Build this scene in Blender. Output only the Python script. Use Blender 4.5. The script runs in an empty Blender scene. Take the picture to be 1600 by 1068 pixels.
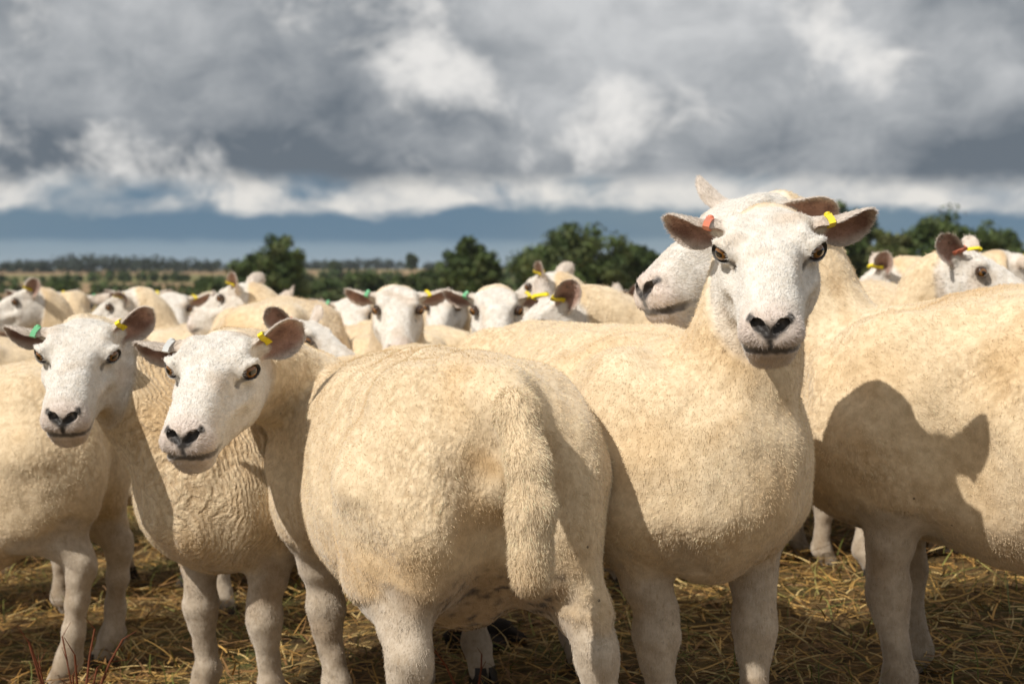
import bpy, bmesh, math, random
import numpy as np
from mathutils import Vector, Matrix

random.seed(5)
SC = bpy.context.scene
COL = SC.collection

# ------------------------------------------------------------------ camera
CAM_H = .96
cam = bpy.data.cameras.new('camera'); CAM = bpy.data.objects.new('camera', cam); COL.objects.link(CAM)
CAM.location = (0, 0, CAM_H); CAM.rotation_euler = (math.radians(90 - 2.81), 0, 0)
cam.lens = 50; cam.sensor_width = 36; cam.clip_start = .05; cam.clip_end = 20000
cam.dof.use_dof = True; cam.dof.focus_distance = 2.42; cam.dof.aperture_fstop = 5.6
SC.camera = CAM

# ------------------------------------------------------------------ sun, exposure
SUN = Vector((-.53, -.45, .74)).normalized()          # towards the sun: high, behind the camera's left shoulder
sl_ = bpy.data.lights.new('sun', 'SUN'); sl_.energy = 4.1; sl_.angle = math.radians(.55); sl_.color = (1, .945, .86)
so = bpy.data.objects.new('sun', sl_); COL.objects.link(so); so.location = (-20, -18, 30)
so.rotation_euler = SUN.to_track_quat('Z', 'Y').to_euler()
SC.view_settings.view_transform = 'Standard'; SC.view_settings.look = 'None'
SC.view_settings.gamma = 1; SC.view_settings.exposure = 0; SC.view_settings.use_curve_mapping = False
SC.cycles_curves.shape = 'RIBBONS'; SC.cycles_curves.subdivisions = 1
SC.cycles.max_bounces = 4; SC.cycles.diffuse_bounces = 2; SC.cycles.glossy_bounces = 2; SC.cycles.transmission_bounces = 3; SC.cycles.transparent_max_bounces = 6

# ------------------------------------------------------------------ node helper
class NT:
    def __init__(s, tree): s.t = tree; s.n = tree.nodes; s.l = tree.links
    def node(s, kind, **kw):
        n = s.n.new(kind)
        for k, v in kw.items():
            if k == 'ins':
                for i, x in v.items(): s.put(n.inputs[i], x)
            else: setattr(n, k, v)
        return n
    def put(s, sock, x):
        if isinstance(x, bpy.types.NodeSocket): s.l.new(x, sock)
        else: sock.default_value = x
    def math(s, op, a, b=0., c=0., clamp=False):
        n = s.node('ShaderNodeMath', operation=op, use_clamp=clamp)
        for i, x in enumerate((a, b, c)): s.put(n.inputs[i], x)
        return n.outputs[0]
    def ss(s, e0, e1, x):
        n = s.node('ShaderNodeMapRange', interpolation_type='SMOOTHSTEP')
        s.put(n.inputs[0], x); s.put(n.inputs[1], e0); s.put(n.inputs[2], e1); n.inputs[3].default_value = 0; n.inputs[4].default_value = 1
        return n.outputs[0]
    def mix(s, f, a, b, blend='MIX'):
        n = s.node('ShaderNodeMix', data_type='RGBA', blend_type=blend)
        s.put(n.inputs[0], f)
        for i, x in ((6, a), (7, b)):
            if isinstance(x, tuple) and len(x) == 3: x = x + (1,)
            s.put(n.inputs[i], x)
        return n.outputs[2]
    def noise(s, vec, scale, detail=4, rough=.5, dist=0., out=0):
        n = s.node('ShaderNodeTexNoise'); s.put(n.inputs['Vector'], vec)
        n.inputs['Scale'].default_value = scale; n.inputs['Detail'].default_value = detail
        n.inputs['Roughness'].default_value = rough; n.inputs['Distortion'].default_value = dist
        return n.outputs[out]
    def vmul(s, vec, v):
        n = s.node('ShaderNodeVectorMath', operation='MULTIPLY'); s.put(n.inputs[0], vec); n.inputs[1].default_value = v; return n.outputs[0]
    def vadd(s, vec, v):
        n = s.node('ShaderNodeVectorMath', operation='ADD'); s.put(n.inputs[0], vec); s.put(n.inputs[1], v); return n.outputs[0]

# ------------------------------------------------------------------ sky: broken cloud decks over a Nishita sky
world = bpy.data.worlds.new('World'); SC.world = world; world.use_nodes = True
w = NT(world.node_tree); w.n.clear()
tc = w.node('ShaderNodeTexCoord').outputs['Generated']
sky = w.node('ShaderNodeTexSky', sky_type='NISHITA', sun_disc=False)
sky.sun_elevation = math.asin(SUN.z); sky.sun_rotation = math.atan2(SUN.x, SUN.y)
blue = w.node('ShaderNodeVectorMath', operation='SCALE', ins={0: sky.outputs[0], 3: .09}).outputs[0]
sep = w.node('ShaderNodeSeparateXYZ', ins={0: tc})
el = sep.outputs[2]
edge = w.noise(w.vmul(tc, (1, 1, 2.0)), 16, 4, .58)
edgeb = w.noise(w.vadd(w.vmul(tc, (1, 1, 1.2)), (4.2, 1.3, .7)), 4.3, 3, .5)
wav = w.math('ADD', w.math('MULTIPLY', w.math('SUBTRACT', edge, .5), .026), w.math('MULTIPLY', w.math('SUBTRACT', edgeb, .5), .050))
e2 = w.math('ADD', el, wav)
big = w.noise(w.vadd(w.vmul(tc, (1, 1, 2.2)), (1.7, .4, 2.1)), 3.4, 3, .5, .3)
mid = w.noise(w.vadd(w.vmul(tc, (1, 1, 1.6)), (6.7, 2.4, 1.1)), 9, 4, .55, .5)
fine = w.noise(w.vadd(w.vmul(tc, (1, 1, 1.4)), (3.3, 5.2, .2)), 24, 4, .6, .4)
puff = w.noise(w.vadd(w.vmul(tc, (1, 1, 1.1)), (1.3, 7.7, 2.2)), 8.5, 5, .55, .25)
c = w.mix(w.ss(.0, .03, el), (.29, .37, .43, 1), (.22, .31, .385, 1))
low = w.ss(.017, .025, w.math('ADD', el, w.math('MULTIPLY', wav, .35)))
c = w.mix(low, c, (.130, .215, .300, 1))
c = w.mix(w.math('MULTIPLY', w.ss(.40, .8, big), .18), c, blue)
bandb = w.ss(.036, .045, e2)
bandcol = w.mix(w.ss(.35, .62, w.math('ADD', w.math('MULTIPLY', fine, .5), w.math('MULTIPLY', mid, .5))), (.42, .45, .48, 1), (.80, .775, .73, 1))
c = w.mix(w.math('MULTIPLY', bandb, w.ss(.33, .52, mid)), c, bandcol)
deck = w.ss(.050, .068, w.math('ADD', el, w.math('MULTIPLY', wav, .85)))
shade = w.math('ADD', w.math('MULTIPLY', w.ss(.055, .14, el), .62), w.math('MULTIPLY', w.math('SUBTRACT', big, .5), 1.9))
shade = w.math('ADD', shade, w.math('MULTIPLY', w.math('SUBTRACT', mid, .5), 1.25))
shade = w.math('ADD', shade, w.math('MULTIPLY', w.math('SUBTRACT', fine, .5), .75), clamp=True)
deckc = w.mix(shade, (.14, .168, .20, 1), (.60, .61, .62, 1))
deckc = w.mix(w.math('MULTIPLY', w.ss(.52, .68, w.math('ADD', puff, w.math('MULTIPLY', w.math('SUBTRACT', fine, .5), .12))), .9), deckc, (.86, .84, .81, 1))
c = w.mix(deck, c, deckc)
c = w.mix(w.ss(.0, -.05, el), c, (.16, .15, .11, 1))
bg = w.node('ShaderNodeBackground', ins={0: c, 1: 1.0})
world.cycles.sampling_method = 'MANUAL'; world.cycles.sample_map_resolution = 256
out = w.node('ShaderNodeOutputWorld'); w.l.new(bg.outputs[0], out.inputs[0])

# ------------------------------------------------------------------ materials
def material(name):
    m = bpy.data.materials.new(name); m.use_nodes = True; t = NT(m.node_tree)
    b = t.n['Principled BSDF']; b.inputs['Specular IOR Level'].default_value = .25
    return m, t, b
def attr(t, name, o='Color'): return t.node('ShaderNodeAttribute', attribute_name=name).outputs[o]

def mat_body():
    m, t, b = material('sheep_skin_and_wool')
    oc = t.node('ShaderNodeTexCoord').outputs['Object']
    wool = attr(t, 'wool', 'Fac')
    n1 = t.noise(oc, 55, 5, .6); n2 = t.noise(oc, 320, 3, .6)
    warp = t.vadd(oc, t.vmul(t.noise(oc, 26, 3, .5, out=1), (.022, .022, .022)))
    vo = t.node('ShaderNodeTexVoronoi', feature='SMOOTH_F1'); t.put(vo.inputs['Vector'], t.vmul(warp, (1, 1, .62)))
    vo.inputs['Scale'].default_value = 105; vo.inputs['Smoothness'].default_value = .5
    peb = t.math('MULTIPLY', wool, t.ss(.40, .68, t.noise(t.vadd(oc, t.node('ShaderNodeObjectInfo').outputs['Random']), 4.5, 2, .5)))
    wv = t.node('ShaderNodeTexWave', wave_type='BANDS', bands_direction='X'); t.put(wv.inputs['Vector'], t.vadd(oc, t.vmul(t.noise(oc, 7, 2, .5, out=1), (.10, .10, .10))))
    wv.inputs['Scale'].default_value = 25; wv.inputs['Distortion'].default_value = 5; wv.inputs['Detail'].default_value = 3; wv.inputs['Detail Scale'].default_value = 2.2
    rip = t.math('MULTIPLY', wool, attr(t, 'crinkle', 'Fac'))
    tint = attr(t, 'tint')
    var = t.mix(t.ss(.3, .72, n1), (.80, .76, .70), (1.06, 1.05, 1.04))
    col = t.mix(1, tint, var, 'MULTIPLY')
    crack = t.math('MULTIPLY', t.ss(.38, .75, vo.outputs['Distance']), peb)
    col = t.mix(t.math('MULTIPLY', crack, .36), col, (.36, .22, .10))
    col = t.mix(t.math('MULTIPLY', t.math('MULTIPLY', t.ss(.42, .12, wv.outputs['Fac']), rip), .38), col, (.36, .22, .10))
    sp = t.node('ShaderNodeTexVoronoi', feature='F1'); t.put(sp.inputs['Vector'], oc); sp.inputs['Scale'].default_value = 17
    strand = t.noise(t.vmul(oc, (1, 1, .16)), 300, 3, .6)
    col = t.mix(t.math('MULTIPLY', t.ss(.52, .74, strand), t.math('SUBTRACT', .55, t.math('MULTIPLY', wool, .47))), col, t.mix(1, col, (.62, .52, .42), 'MULTIPLY'))
    speck = t.math('MULTIPLY', t.ss(.055, .035, sp.outputs['Distance']), t.math('GREATER_THAN', t.node('ShaderNodeSeparateColor', ins={0: sp.outputs['Color']}).outputs[0], .80))
    col = t.mix(t.math('MULTIPLY', speck, .8), col, (.05, .035, .02))
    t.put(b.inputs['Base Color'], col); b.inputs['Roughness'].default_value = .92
    h = t.math('ADD', t.math('MULTIPLY', t.math('MULTIPLY', vo.outputs['Distance'], -.85), peb), t.math('MULTIPLY', n2, .22))
    h = t.math('ADD', h, t.math('MULTIPLY', t.math('MULTIPLY', n1, .45), wool))
    h = t.math('ADD', h, t.math('MULTIPLY', t.math('MULTIPLY', wv.outputs['Fac'], .62), rip))
    bp = t.node('ShaderNodeBump', ins={'Height': h, 'Strength': .7, 'Distance': .006})
    t.put(b.inputs['Normal'], bp.outputs[0])
    b.inputs['Sheen Weight'].default_value = .45; b.inputs['Sheen Roughness'].default_value = .55; b.inputs['Sheen Tint'].default_value = (1, .96, .90, 1)
    dk = attr(t, 'dark', 'Fac')
    t.put(b.inputs['Roughness'], t.math('SUBTRACT', .92, t.math('MULTIPLY', dk, .5)))
    return m
def mat_hair():
    m, t, b = material('fleece_hair')
    t.put(b.inputs['Base Color'], attr(t, 'tint')); b.inputs['Roughness'].default_value = .75; b.inputs['Specular IOR Level'].default_value = .15
    return m
def mat_eye():
    m, t, b = material('amber_eye')
    oc = t.node('ShaderNodeTexCoord').outputs['Object']
    s = t.node('ShaderNodeSeparateXYZ', ins={0: oc}); y, z = s.outputs[1], s.outputs[2]
    r = t.math('SQRT', t.math('ADD', t.math('POWER', y, 2), t.math('POWER', z, 2)))
    py = t.math('POWER', t.math('ABSOLUTE', t.math('DIVIDE', y, .0094)), 3); pz = t.math('POWER', t.math('ABSOLUTE', t.math('DIVIDE', z, .0050)), 3)
    pup = t.ss(1.25, .8, t.math('ADD', py, pz))
    st = t.noise(t.vmul(oc, (1, 1, 1)), 700, 3)
    iris = t.mix(st, (.12, .045, .010), (.34, .15, .03))
    iris = t.mix(t.ss(.0100, .0150, r), iris, (.05, .025, .012))
    t.put(b.inputs['Base Color'], t.mix(pup, iris, (.006, .005, .005)))
    b.inputs['Roughness'].default_value = .08; b.inputs['Specular IOR Level'].default_value = .6
    b.inputs['Coat Weight'].default_value = .6; b.inputs['Coat Roughness'].default_value = .03
    return m
def mat_plain(name, col, rough=.6, var=.25, scale=40, spec=.25):
    m, t, b = material(name)
    oc = t.node('ShaderNodeTexCoord').outputs['Object']
    n = t.noise(oc, scale, 4, .6)
    lo = tuple(x * (1 - var) for x in col); hi = tuple(min(1, x * (1 + var)) for x in col)
    t.put(b.inputs['Base Color'], t.mix(n, lo, hi)); b.inputs['Roughness'].default_value = rough; b.inputs['Specular IOR Level'].default_value = spec
    return m
M = dict(body=mat_body(), hair=mat_hair(), eye=mat_eye(), hoof=mat_plain('hoof_horn', (.035, .028, .022), .5),
         yellow=mat_plain('yellow_plastic', (.78, .62, .02), .4, .12, 90, .4), green=mat_plain('green_plastic', (.18, .52, .26), .4, .1, 90, .4),
         orange=mat_plain('salmon_plastic', (.70, .22, .13), .4, .1, 90, .4), white=mat_plain('white_plastic', (.62, .62, .60), .4, .1, 90, .4))
# ------------------------------------------------------------------ implicit-surface modelling kit
class Field:
    """Rectilinear distance grid; spacing may vary along each axis."""
    def __init__(s, xs, ys, zs):
        s.ax = [np.asarray(a, np.float32) for a in (xs, ys, zs)]
        s.F = np.full((len(xs), len(ys), len(zs)), 0.3, np.float32)

    def _sl(s, lo, hi, m):
        r = []
        for a, l, h in zip(s.ax, lo, hi):
            i, j = np.searchsorted(a, l - m), np.searchsorted(a, h + m)
            if j - i < 1: return None
            r.append(slice(int(i), int(j)))
        return tuple(r)

    def op(s, fn, lo, hi, k, sub=False, m=None):
        sl = s._sl(lo, hi, (k * 1.1 + 0.02) if m is None else m)
        if sl is None: return
        X = s.ax[0][sl[0]][:, None, None]; Y = s.ax[1][sl[1]][None, :, None]; Z = s.ax[2][sl[2]][None, None, :]
        d = fn(X, Y, Z); a = s.F[sl]
        if sub:
            d = -d; h = np.maximum(k - np.abs(a - d), 0) / k
            s.F[sl] = np.maximum(a, d) + h * h * k * .25
        else:
            h = np.maximum(k - np.abs(a - d), 0) / k
            s.F[sl] = np.minimum(a, d) - h * h * k * .25

    def sample(s, P):
        ix, fr = [], []
        for a, p in zip(s.ax, P.T):
            i = np.clip(np.searchsorted(a, p) - 1, 0, len(a) - 2)
            ix.append(i); fr.append(np.clip((p - a[i]) / (a[i + 1] - a[i]), 0, 1))
        out = 0
        for c in range(8):
            o = [(c >> 2) & 1, (c >> 1) & 1, c & 1]
            w = 1
            for q in range(3): w = w * (fr[q] if o[q] else 1 - fr[q])
            out = out + w * s.F[ix[0] + o[0], ix[1] + o[1], ix[2] + o[2]]
        return out

    def grad(s, P, e=.004):
        g = np.empty_like(P)
        for q in range(3):
            d = np.zeros(3); d[q] = e
            g[:, q] = (s.sample(P + d) - s.sample(P - d)) / (2 * e)
        return g

    def mesh(s):
        F = s.F; ins = F < 0; n = F.shape
        cnt = np.zeros((n[0]-1, n[1]-1, n[2]-1), np.uint8)
        for c in range(8):
            a, b, d = (c >> 2) & 1, (c >> 1) & 1, c & 1
            cnt += ins[a:n[0]-1+a, b:n[1]-1+b, d:n[2]-1+d]
        act = (cnt > 0) & (cnt < 8)
        ci = np.argwhere(act)
        idx = np.full(act.shape, -1, np.int32); idx[act] = np.arange(len(ci))
        acc = np.zeros((len(ci), 3)); w = np.zeros(len(ci))
        cr = [(a, b, d) for a in (0, 1) for b in (0, 1) for d in (0, 1)]
        for p in cr:
            for q in range(3):
                if p[q]: continue
                r = list(p); r[q] = 1
                i0 = ci + np.array(p); i1 = ci + np.array(r)
                f0 = F[i0[:, 0], i0[:, 1], i0[:, 2]]; f1 = F[i1[:, 0], i1[:, 1], i1[:, 2]]
                x = (f0 < 0) != (f1 < 0)
                t = np.where(x, f0 / np.where(x, f0 - f1, 1), 0)
                for m in range(3):
                    c0 = s.ax[m][i0[:, m]]; c1 = s.ax[m][i1[:, m]]
                    acc[:, m] += np.where(x, c0 + (c1 - c0) * t, 0)
                w += x
        V = acc / w[:, None]
        quads = []
        for q in range(3):
            a, b = [(1, 2), (2, 0), (0, 1)][q]
            s0 = [slice(1, -1)] * 3; s0[q] = slice(0, -1); s1 = list(s0); s1[q] = slice(1, None)
            A = ins[tuple(s0)]; B = ins[tuple(s1)]
            for sgn in (0, 1):
                e = np.argwhere((A & ~B) if sgn == 0 else (~A & B))
                if not len(e): continue
                off = np.ones(3, int); off[q] = 0
                e = e + off
                ea = np.zeros(3, int); ea[a] = 1; eb = np.zeros(3, int); eb[b] = 1
                g = lambda c: idx[c[:, 0], c[:, 1], c[:, 2]]
                Q = np.stack([g(e - ea - eb), g(e - eb), g(e), g(e - ea)], 1)
                quads.append(Q if sgn == 0 else Q[:, ::-1])
        Q = np.concatenate(quads); Q = Q[(Q >= 0).all(1)]
        # relax and pull back to the surface
        for it in range(2):
            S = np.zeros_like(V); c = np.zeros(len(V))
            for i in range(4):
                j = (i + 1) % 4
                np.add.at(S, Q[:, i], V[Q[:, j]]); np.add.at(c, Q[:, i], 1)
                np.add.at(S, Q[:, j], V[Q[:, i]]); np.add.at(c, Q[:, j], 1)
            V = V * .4 + .6 * S / np.maximum(c, 1)[:, None]
            g = s.grad(V); n2 = np.maximum((g * g).sum(1), .05)
            d = np.clip(s.sample(V), -.004, .004)
            V = V - g * (d / n2)[:, None]
        N = s.grad(V); N /= np.linalg.norm(N, axis=1)[:, None] + 1e-9
        return V, Q, N


def A3(*v): return np.array(v, float)

def rcone(a, b, ra, rb):
    a = np.asarray(a, float); b = np.asarray(b, float); ab = b - a; L = float(ab @ ab) + 1e-9
    def f(X, Y, Z):
        px, py, pz = X - a[0], Y - a[1], Z - a[2]
        t = np.clip((px * ab[0] + py * ab[1] + pz * ab[2]) / L, 0, 1)
        dx, dy, dz = px - t * ab[0], py - t * ab[1], pz - t * ab[2]
        return np.sqrt(dx * dx + dy * dy + dz * dz) - (ra + (rb - ra) * t)
    r = max(ra, rb)
    return f, np.minimum(a, b) - r, np.maximum(a, b) + r

def ellip(c, r, R=None):
    c = np.asarray(c, float); r = np.asarray(r, float)
    R = np.eye(3) if R is None else R          # columns = local axes
    def f(X, Y, Z):
        px, py, pz = X - c[0], Y - c[1], Z - c[2]
        q = [px * R[0, i] + py * R[1, i] + pz * R[2, i] for i in range(3)]
        k0 = np.sqrt(sum((q[i] / r[i]) ** 2 for i in range(3)))
        k1 = np.sqrt(sum((q[i] / r[i] ** 2) ** 2 for i in range(3))) + 1e-6
        return k0 * (k0 - 1) / k1
    m = r.max()
    return f, c - m, c + m

def table(st, n=160):
    """smooth (Hermite) resample of station rows, first column = position"""
    st = np.array(st, float); x = st[:, 0]; xx = np.linspace(x[0], x[-1], n); out = [xx]
    for c in range(1, st.shape[1]):
        y = st[:, c]; d = np.gradient(y, x)
        i = np.clip(np.searchsorted(x, xx) - 1, 0, len(x) - 2)
        h = x[i + 1] - x[i]; t = (xx - x[i]) / h
        out.append((2*t**3-3*t**2+1)*y[i] + (t**3-2*t**2+t)*h*d[i] + (-2*t**3+3*t**2)*y[i+1] + (t**3-t**2)*h*d[i+1])
    return np.array(out)

def loft(st, O, R, n=2.3):
    """solid with superellipse sections (x, halfwidth, top, bottom) along the local X axis"""
    T = table(st); O = np.asarray(O, float)
    def f(X, Y, Z):
        px, py, pz = X - O[0], Y - O[1], Z - O[2]
        x = (px * R[0, 0] + py * R[1, 0] + pz * R[2, 0]).astype(np.float32)
        y = px * R[0, 1] + py * R[1, 1] + pz * R[2, 1]
        z = px * R[0, 2] + py * R[1, 2] + pz * R[2, 2]
        w = np.interp(x, T[0], T[1]); tp = np.interp(x, T[0], T[2]); bt = np.interp(x, T[0], T[3])
        h = (tp - bt) / 2; zc = (tp + bt) / 2
        r = (np.abs(y / w) ** n + np.abs((z - zc) / h) ** n) ** (1 / n)
        d = (r - 1) * np.minimum(w, h)
        xo = np.maximum(np.maximum(T[0][0] - x, x - T[0][-1]), 0)
        return np.where(xo > 0, np.sqrt(np.maximum(d, 0) ** 2 + xo * xo), d)
    L = T[0]; W = T[1].max(); cs = []
    for x in (L[0], L[-1]):
        for y in (-W, W):
            for z in (T[3].min(), T[2].max()):
                cs.append(O + R @ A3(x, y, z))
    cs = np.array(cs)
    return f, cs.min(0), cs.max(0)

def sm(e0, e1, x):
    t = np.clip((x - e0) / (e1 - e0), 0, 1); return t * t * (3 - 2 * t)

_nr = np.random.RandomState(7)
_ND = _nr.normal(size=(48, 3)); _NP = _nr.uniform(0, 6.28, 48)
def wob(P, freq, seed=0):
    """cheap smooth noise in about [-1, 1]"""
    o = 0
    for i in range(7):
        j = (i + seed * 7) % 48
        o = o + np.sin(P @ (_ND[j] * freq) + _NP[j] + 1.7 * np.sin(P @ (_ND[(j + 11) % 48] * freq * .7)))
    return o / 3.6
# ------------------------------------------------------------------ sheep
HEAD = [(-.088, .040, .022, -.045), (-.06, .062, .044, -.082), (-.02, .080, .059, -.105), (.02, .086, .064, -.120), (.055, .085, .062, -.127),
        (.09, .077, .058, -.125), (.13, .068, .048, -.117), (.17, .060, .040, -.108), (.205, .0575, .031, -.104),
        (.232, .055, .020, -.098), (.252, .048, .005, -.086), (.264, .035, -.011, -.070), (.270, .016, -.026, -.052)]
TRUNK = [(-.555, .03, .70, .60), (-.535, .075, .755, .545), (-.49, .125, .803, .475), (-.42, .162, .832, .43), (-.30, .188, .838, .39), (-.12, .222, .832, .352),
         (.08, .236, .826, .345), (.24, .206, .818, .37), (.34, .168, .788, .405), (.42, .134, .745, .44), (.47, .105, .72, .50), (.495, .05, .66, .56)]
EYE_H = A3(.050, .0750, .024)

def rotm(yaw, pitch, roll):
    y, p, r = map(math.radians, (yaw, pitch, roll))
    cy, sy, cp, sp, cr, sr = math.cos(y), math.sin(y), math.cos(p), math.sin(p), math.cos(r), math.sin(r)
    Rz = np.array([[cy, -sy, 0], [sy, cy, 0], [0, 0, 1]]); Ry = np.array([[cp, 0, sp], [0, 1, 0], [-sp, 0, cp]])
    Rx = np.array([[1, 0, 0], [0, cr, -sr], [0, sr, cr]])
    return Rz @ Ry @ Rx

def unit(v):
    v = np.asarray(v, float); return v / np.linalg.norm(v)

EAR_W = table([(0, .018), (.15, .026), (.35, .036), (.55, .042), (.75, .040), (.9, .029), (.97, .016), (1.0, .005)])
EAR_K = table([(0, 1.1), (.3, .9), (.6, .55), (1, .35)])

def ear_prim(base, u, n, L, s, curl=.0):
    v = np.cross(n, u)
    def co(X, Y, Z):
        p = (X - base[0], Y - base[1], Z - base[2])
        d = lambda q: p[0] * q[0] + p[1] * q[1] + p[2] * q[2]
        return d(u), d(v), d(n)
    def f(X, Y, Z):
        a, b, c = co(X, Y, Z)
        t = np.clip(a / L, 0, 1)
        w = np.interp(t, EAR_W[0], EAR_W[1]) * s; k = np.interp(t, EAR_K[0], EAR_K[1])
        c0 = k * b * b / (.036 * s) - .012 * s * (1 - t) - curl * t * t
        th = (.0062 - .0022 * t) * s
        e1 = np.abs(b) - w + th; e2 = (np.abs(c - c0) - th * .0) / np.sqrt(1 + (2 * k * b / (.036 * s)) ** 2)
        d = np.sqrt(np.maximum(e1, 0) ** 2 + e2 ** 2) - th
        xo = np.maximum(np.maximum(-a, a - L), 0)
        return np.sqrt(np.maximum(d, 0) ** 2 + xo * xo) + np.minimum(d, 0)
    m = .05 * s
    c = np.array([base, base + u * L])
    return f, c.min(0) - m, c.max(0) + m, co

def axis(lo, hi, flo, fhi, hb, hf):
    """coordinates from lo to hi: step hf inside [flo, fhi], hb outside, growing smoothly between"""
    x = flo; out = [x]
    while x < fhi: x += hf; out.append(x)
    h = hf
    while x < hi:
        h = min(h * 1.18, hb); x += h; out.append(x)
    x = flo; h = hf; low = []
    while x > lo:
        h = min(h * 1.18, hb); x -= h; low.append(x)
    return np.array(low[::-1] + out)

def build_sheep(P):
    """-> dict with body V, Q, N, per-vertex data and placement frames, all in the sheep's own frame (X forward, Z up)"""
    hs = P.get('hs', 1.0); R = rotm(*P['head']); eye = A3(*P['eye'])
    O = eye - R @ (hs * A3(EYE_H[0], 0, EYE_H[2]))
    H2W = lambda p: O + R @ (hs * np.asarray(p, float))
    D = lambda p: R @ np.asarray(p, float)
    hb, hf = P.get('res', (.011, .0036))
    # ---- ear frames
    ears = []
    for sd, (u, n) in zip((1, -1), P.get('ears', [((-.15, 1, .22), (.9, .1, -.3)), ((-.15, -1, .22), (.9, -.1, -.3))])):
        u = unit(u); n = np.asarray(n, float); n = unit(n - u * (n @ u))
        L = .122 * hs * P.get('earlen', 1)
        ears.append((H2W((-.022, sd * .066, .021)), D(u), D(n), L, sd))
    # ---- extents
    hp = [H2W((x, y, z)) for x in (-.09, .275) for y in (-.09, .09) for z in (-.13, .08)] + [e[0] + e[1] * e[3] for e in ears]
    hp = np.array(hp); flo = hp.min(0) - .02; fhi = hp.max(0) + .02
    lo = np.minimum(A3(-.68, -.30, -.02), flo - .02); hi = np.maximum(A3(.62, .30, .90), fhi + .02)
    G = Field(*[axis(lo[i], hi[i], flo[i], fhi[i], hb, hf) for i in range(3)])
    sl = P.get('slope', 0.); fat = P.get('fat', 1.); deep = P.get('deep', 0.)
    tr = [(x, w * fat, t + sl * x, b + sl * x * .6 - deep * math.exp(-((x + .05) / .3) ** 2)) for x, w, t, b in TRUNK]
    f, a, b = loft(tr, (0, 0, 0), np.eye(3), 2.12); G.op(f, a, b, .04)
    tw = P.get('wide', 1.)
    for sd in (1, -1):                       # haunches, shoulders, hips
        for pr, k in ((ellip((-.375, sd * .118 * tw, .585 - sl * .36), (.165, .112, .205)), .05),
                      (ellip((.30, sd * .130, .59 + sl * .3), (.125, .092, .20)), .045),
                      (ellip((-.36, sd * .115, .765 - sl * .44), (.055, .04, .035)), .07),
                      (ellip((-.10, sd * .13 * fat, .52), (.24, .115 * fat, .15 + deep * .5)), .08)):
            G.op(*pr, k)
    G.op(*ellip((.40, 0, .565 + sl * .44), (.165, .175 * P.get('chest', 1), .185)), .11)
    # ---- legs
    feet = {}
    off = P.get('feet', {})
    for sd, nm in ((1, 'L'), (-1, 'R')):
        dx, dy, dz = off.get('f' + nm, (0, 0, 0))
        y0 = sd * .115
        kn = A3(.355 + dx * .5, y0 + dy * .55, .265 + dz * .7); ft = A3(.345 + dx, y0 + dy, .085 + dz)
        el = A3(.325 + dx * .15, sd * .13 + dy * .1, .46)
        chain = [(A3(.335, sd * .125, .57), .10), (el, .070), (el * .5 + kn * .5 + A3(.004, 0, 0), .046), (kn + A3(0, 0, .045), .0370), (kn, .0420), (kn - A3(0, 0, .05), .032),
                 (kn * .45 + ft * .55, .0255), (ft + A3(0, 0, .012), .0335), (ft + A3(.035, 0, -.045), .032)]
        for (p, r), (q, t) in zip(chain, chain[1:]): G.op(*rcone(p, q, r, t), .022)
        feet['f' + nm] = (ft + A3(.042, 0, -.085 + 0), dx)
        dx, dy, dz = off.get('h' + nm, (0, 0, 0))
        y0 = sd * .125 * tw
        st = A3(-.315 + dx * .1, y0 + sd * .012 + dy * .2, .47); hk = A3(-.475 + dx * .6, y0 + dy * .6, .315 + dz * .7); ft = A3(-.435 + dx, y0 + dy, .085 + dz)
        chain = [(A3(-.36, sd * .12 * tw, .60), .135), (st * .75 + A3(-.42, y0, .43) * .25, .086), (st * .35 + hk * .65 + A3(-.012, 0, .015), .040), (hk + A3(0, 0, .025), .033), (hk, .0345),
                 (hk * .7 + ft * .3, .029), (hk * .35 + ft * .65, .0265), (ft + A3(0, 0, .012), .0335), (ft + A3(.035, 0, -.045), .032)]
        for (p, r), (q, t) in zip(chain, chain[1:]): G.op(*rcone(p, q, r, t), .025)
        G.op(*rcone(A3(-.47, sd * .10 * tw, .66), hk + A3(-.004, 0, .03), .050, .016), .045)      # hamstring
        feet['h' + nm] = (ft + A3(.042, 0, -.085), dx)
    if P.get('udder'):
        G.op(*ellip((-.27, 0, .425), (.13, .10, .085)), .05)
    for sd in (1, -1):
        f_, a_, b_ = ellip((-.185, sd * .275, .57), (.045, .055, .17)); G.op(f_, a_, b_, .09, sub=True)      # flank hollow
        f_, a_, b_ = ellip((.175, sd * .285, .55), (.04, .05, .17)); G.op(f_, a_, b_, .08, sub=True)       # behind the shoulder
        f_, a_, b_ = ellip((-.585, sd * .055, .625), (.05, .026, .10)); G.op(f_, a_, b_, .05, sub=True)      # hollows beside the tail
    f_, a_, b_ = ellip((-.60, 0, .47), (.10, .030, .13)); G.op(f_, a_, b_, .07, sub=True)
    # ---- tail
    ty, tl = P.get('tail', (0., .33))
    tp = [A3(-.50, 0, .765 - sl * .5), A3(-.575, ty * .15, .742 - sl * .5), A3(-.622, ty * .4, .665), A3(-.636, ty * .7, .735 - tl * .55), A3(-.630, ty, .745 - tl)]
    tr_ = [.040, .036, .033, .036, .032]
    for i in range(4): G.op(*rcone(tp[i], tp[i + 1], tr_[i], tr_[i + 1]), .02 if i else .05)
    # ---- neck
    n0 = A3(.355, 0, .61 + sl * .3); hN = H2W((-.035, 0, -.022)); d1 = unit(D((.75, 0, .28)))
    ln = np.linalg.norm(hN - n0); t0 = unit(A3(.92, 0, .38)) * ln * 1.05; t1 = d1 * ln * .85
    ts = np.linspace(0, 1, 9); cp = []
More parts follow.
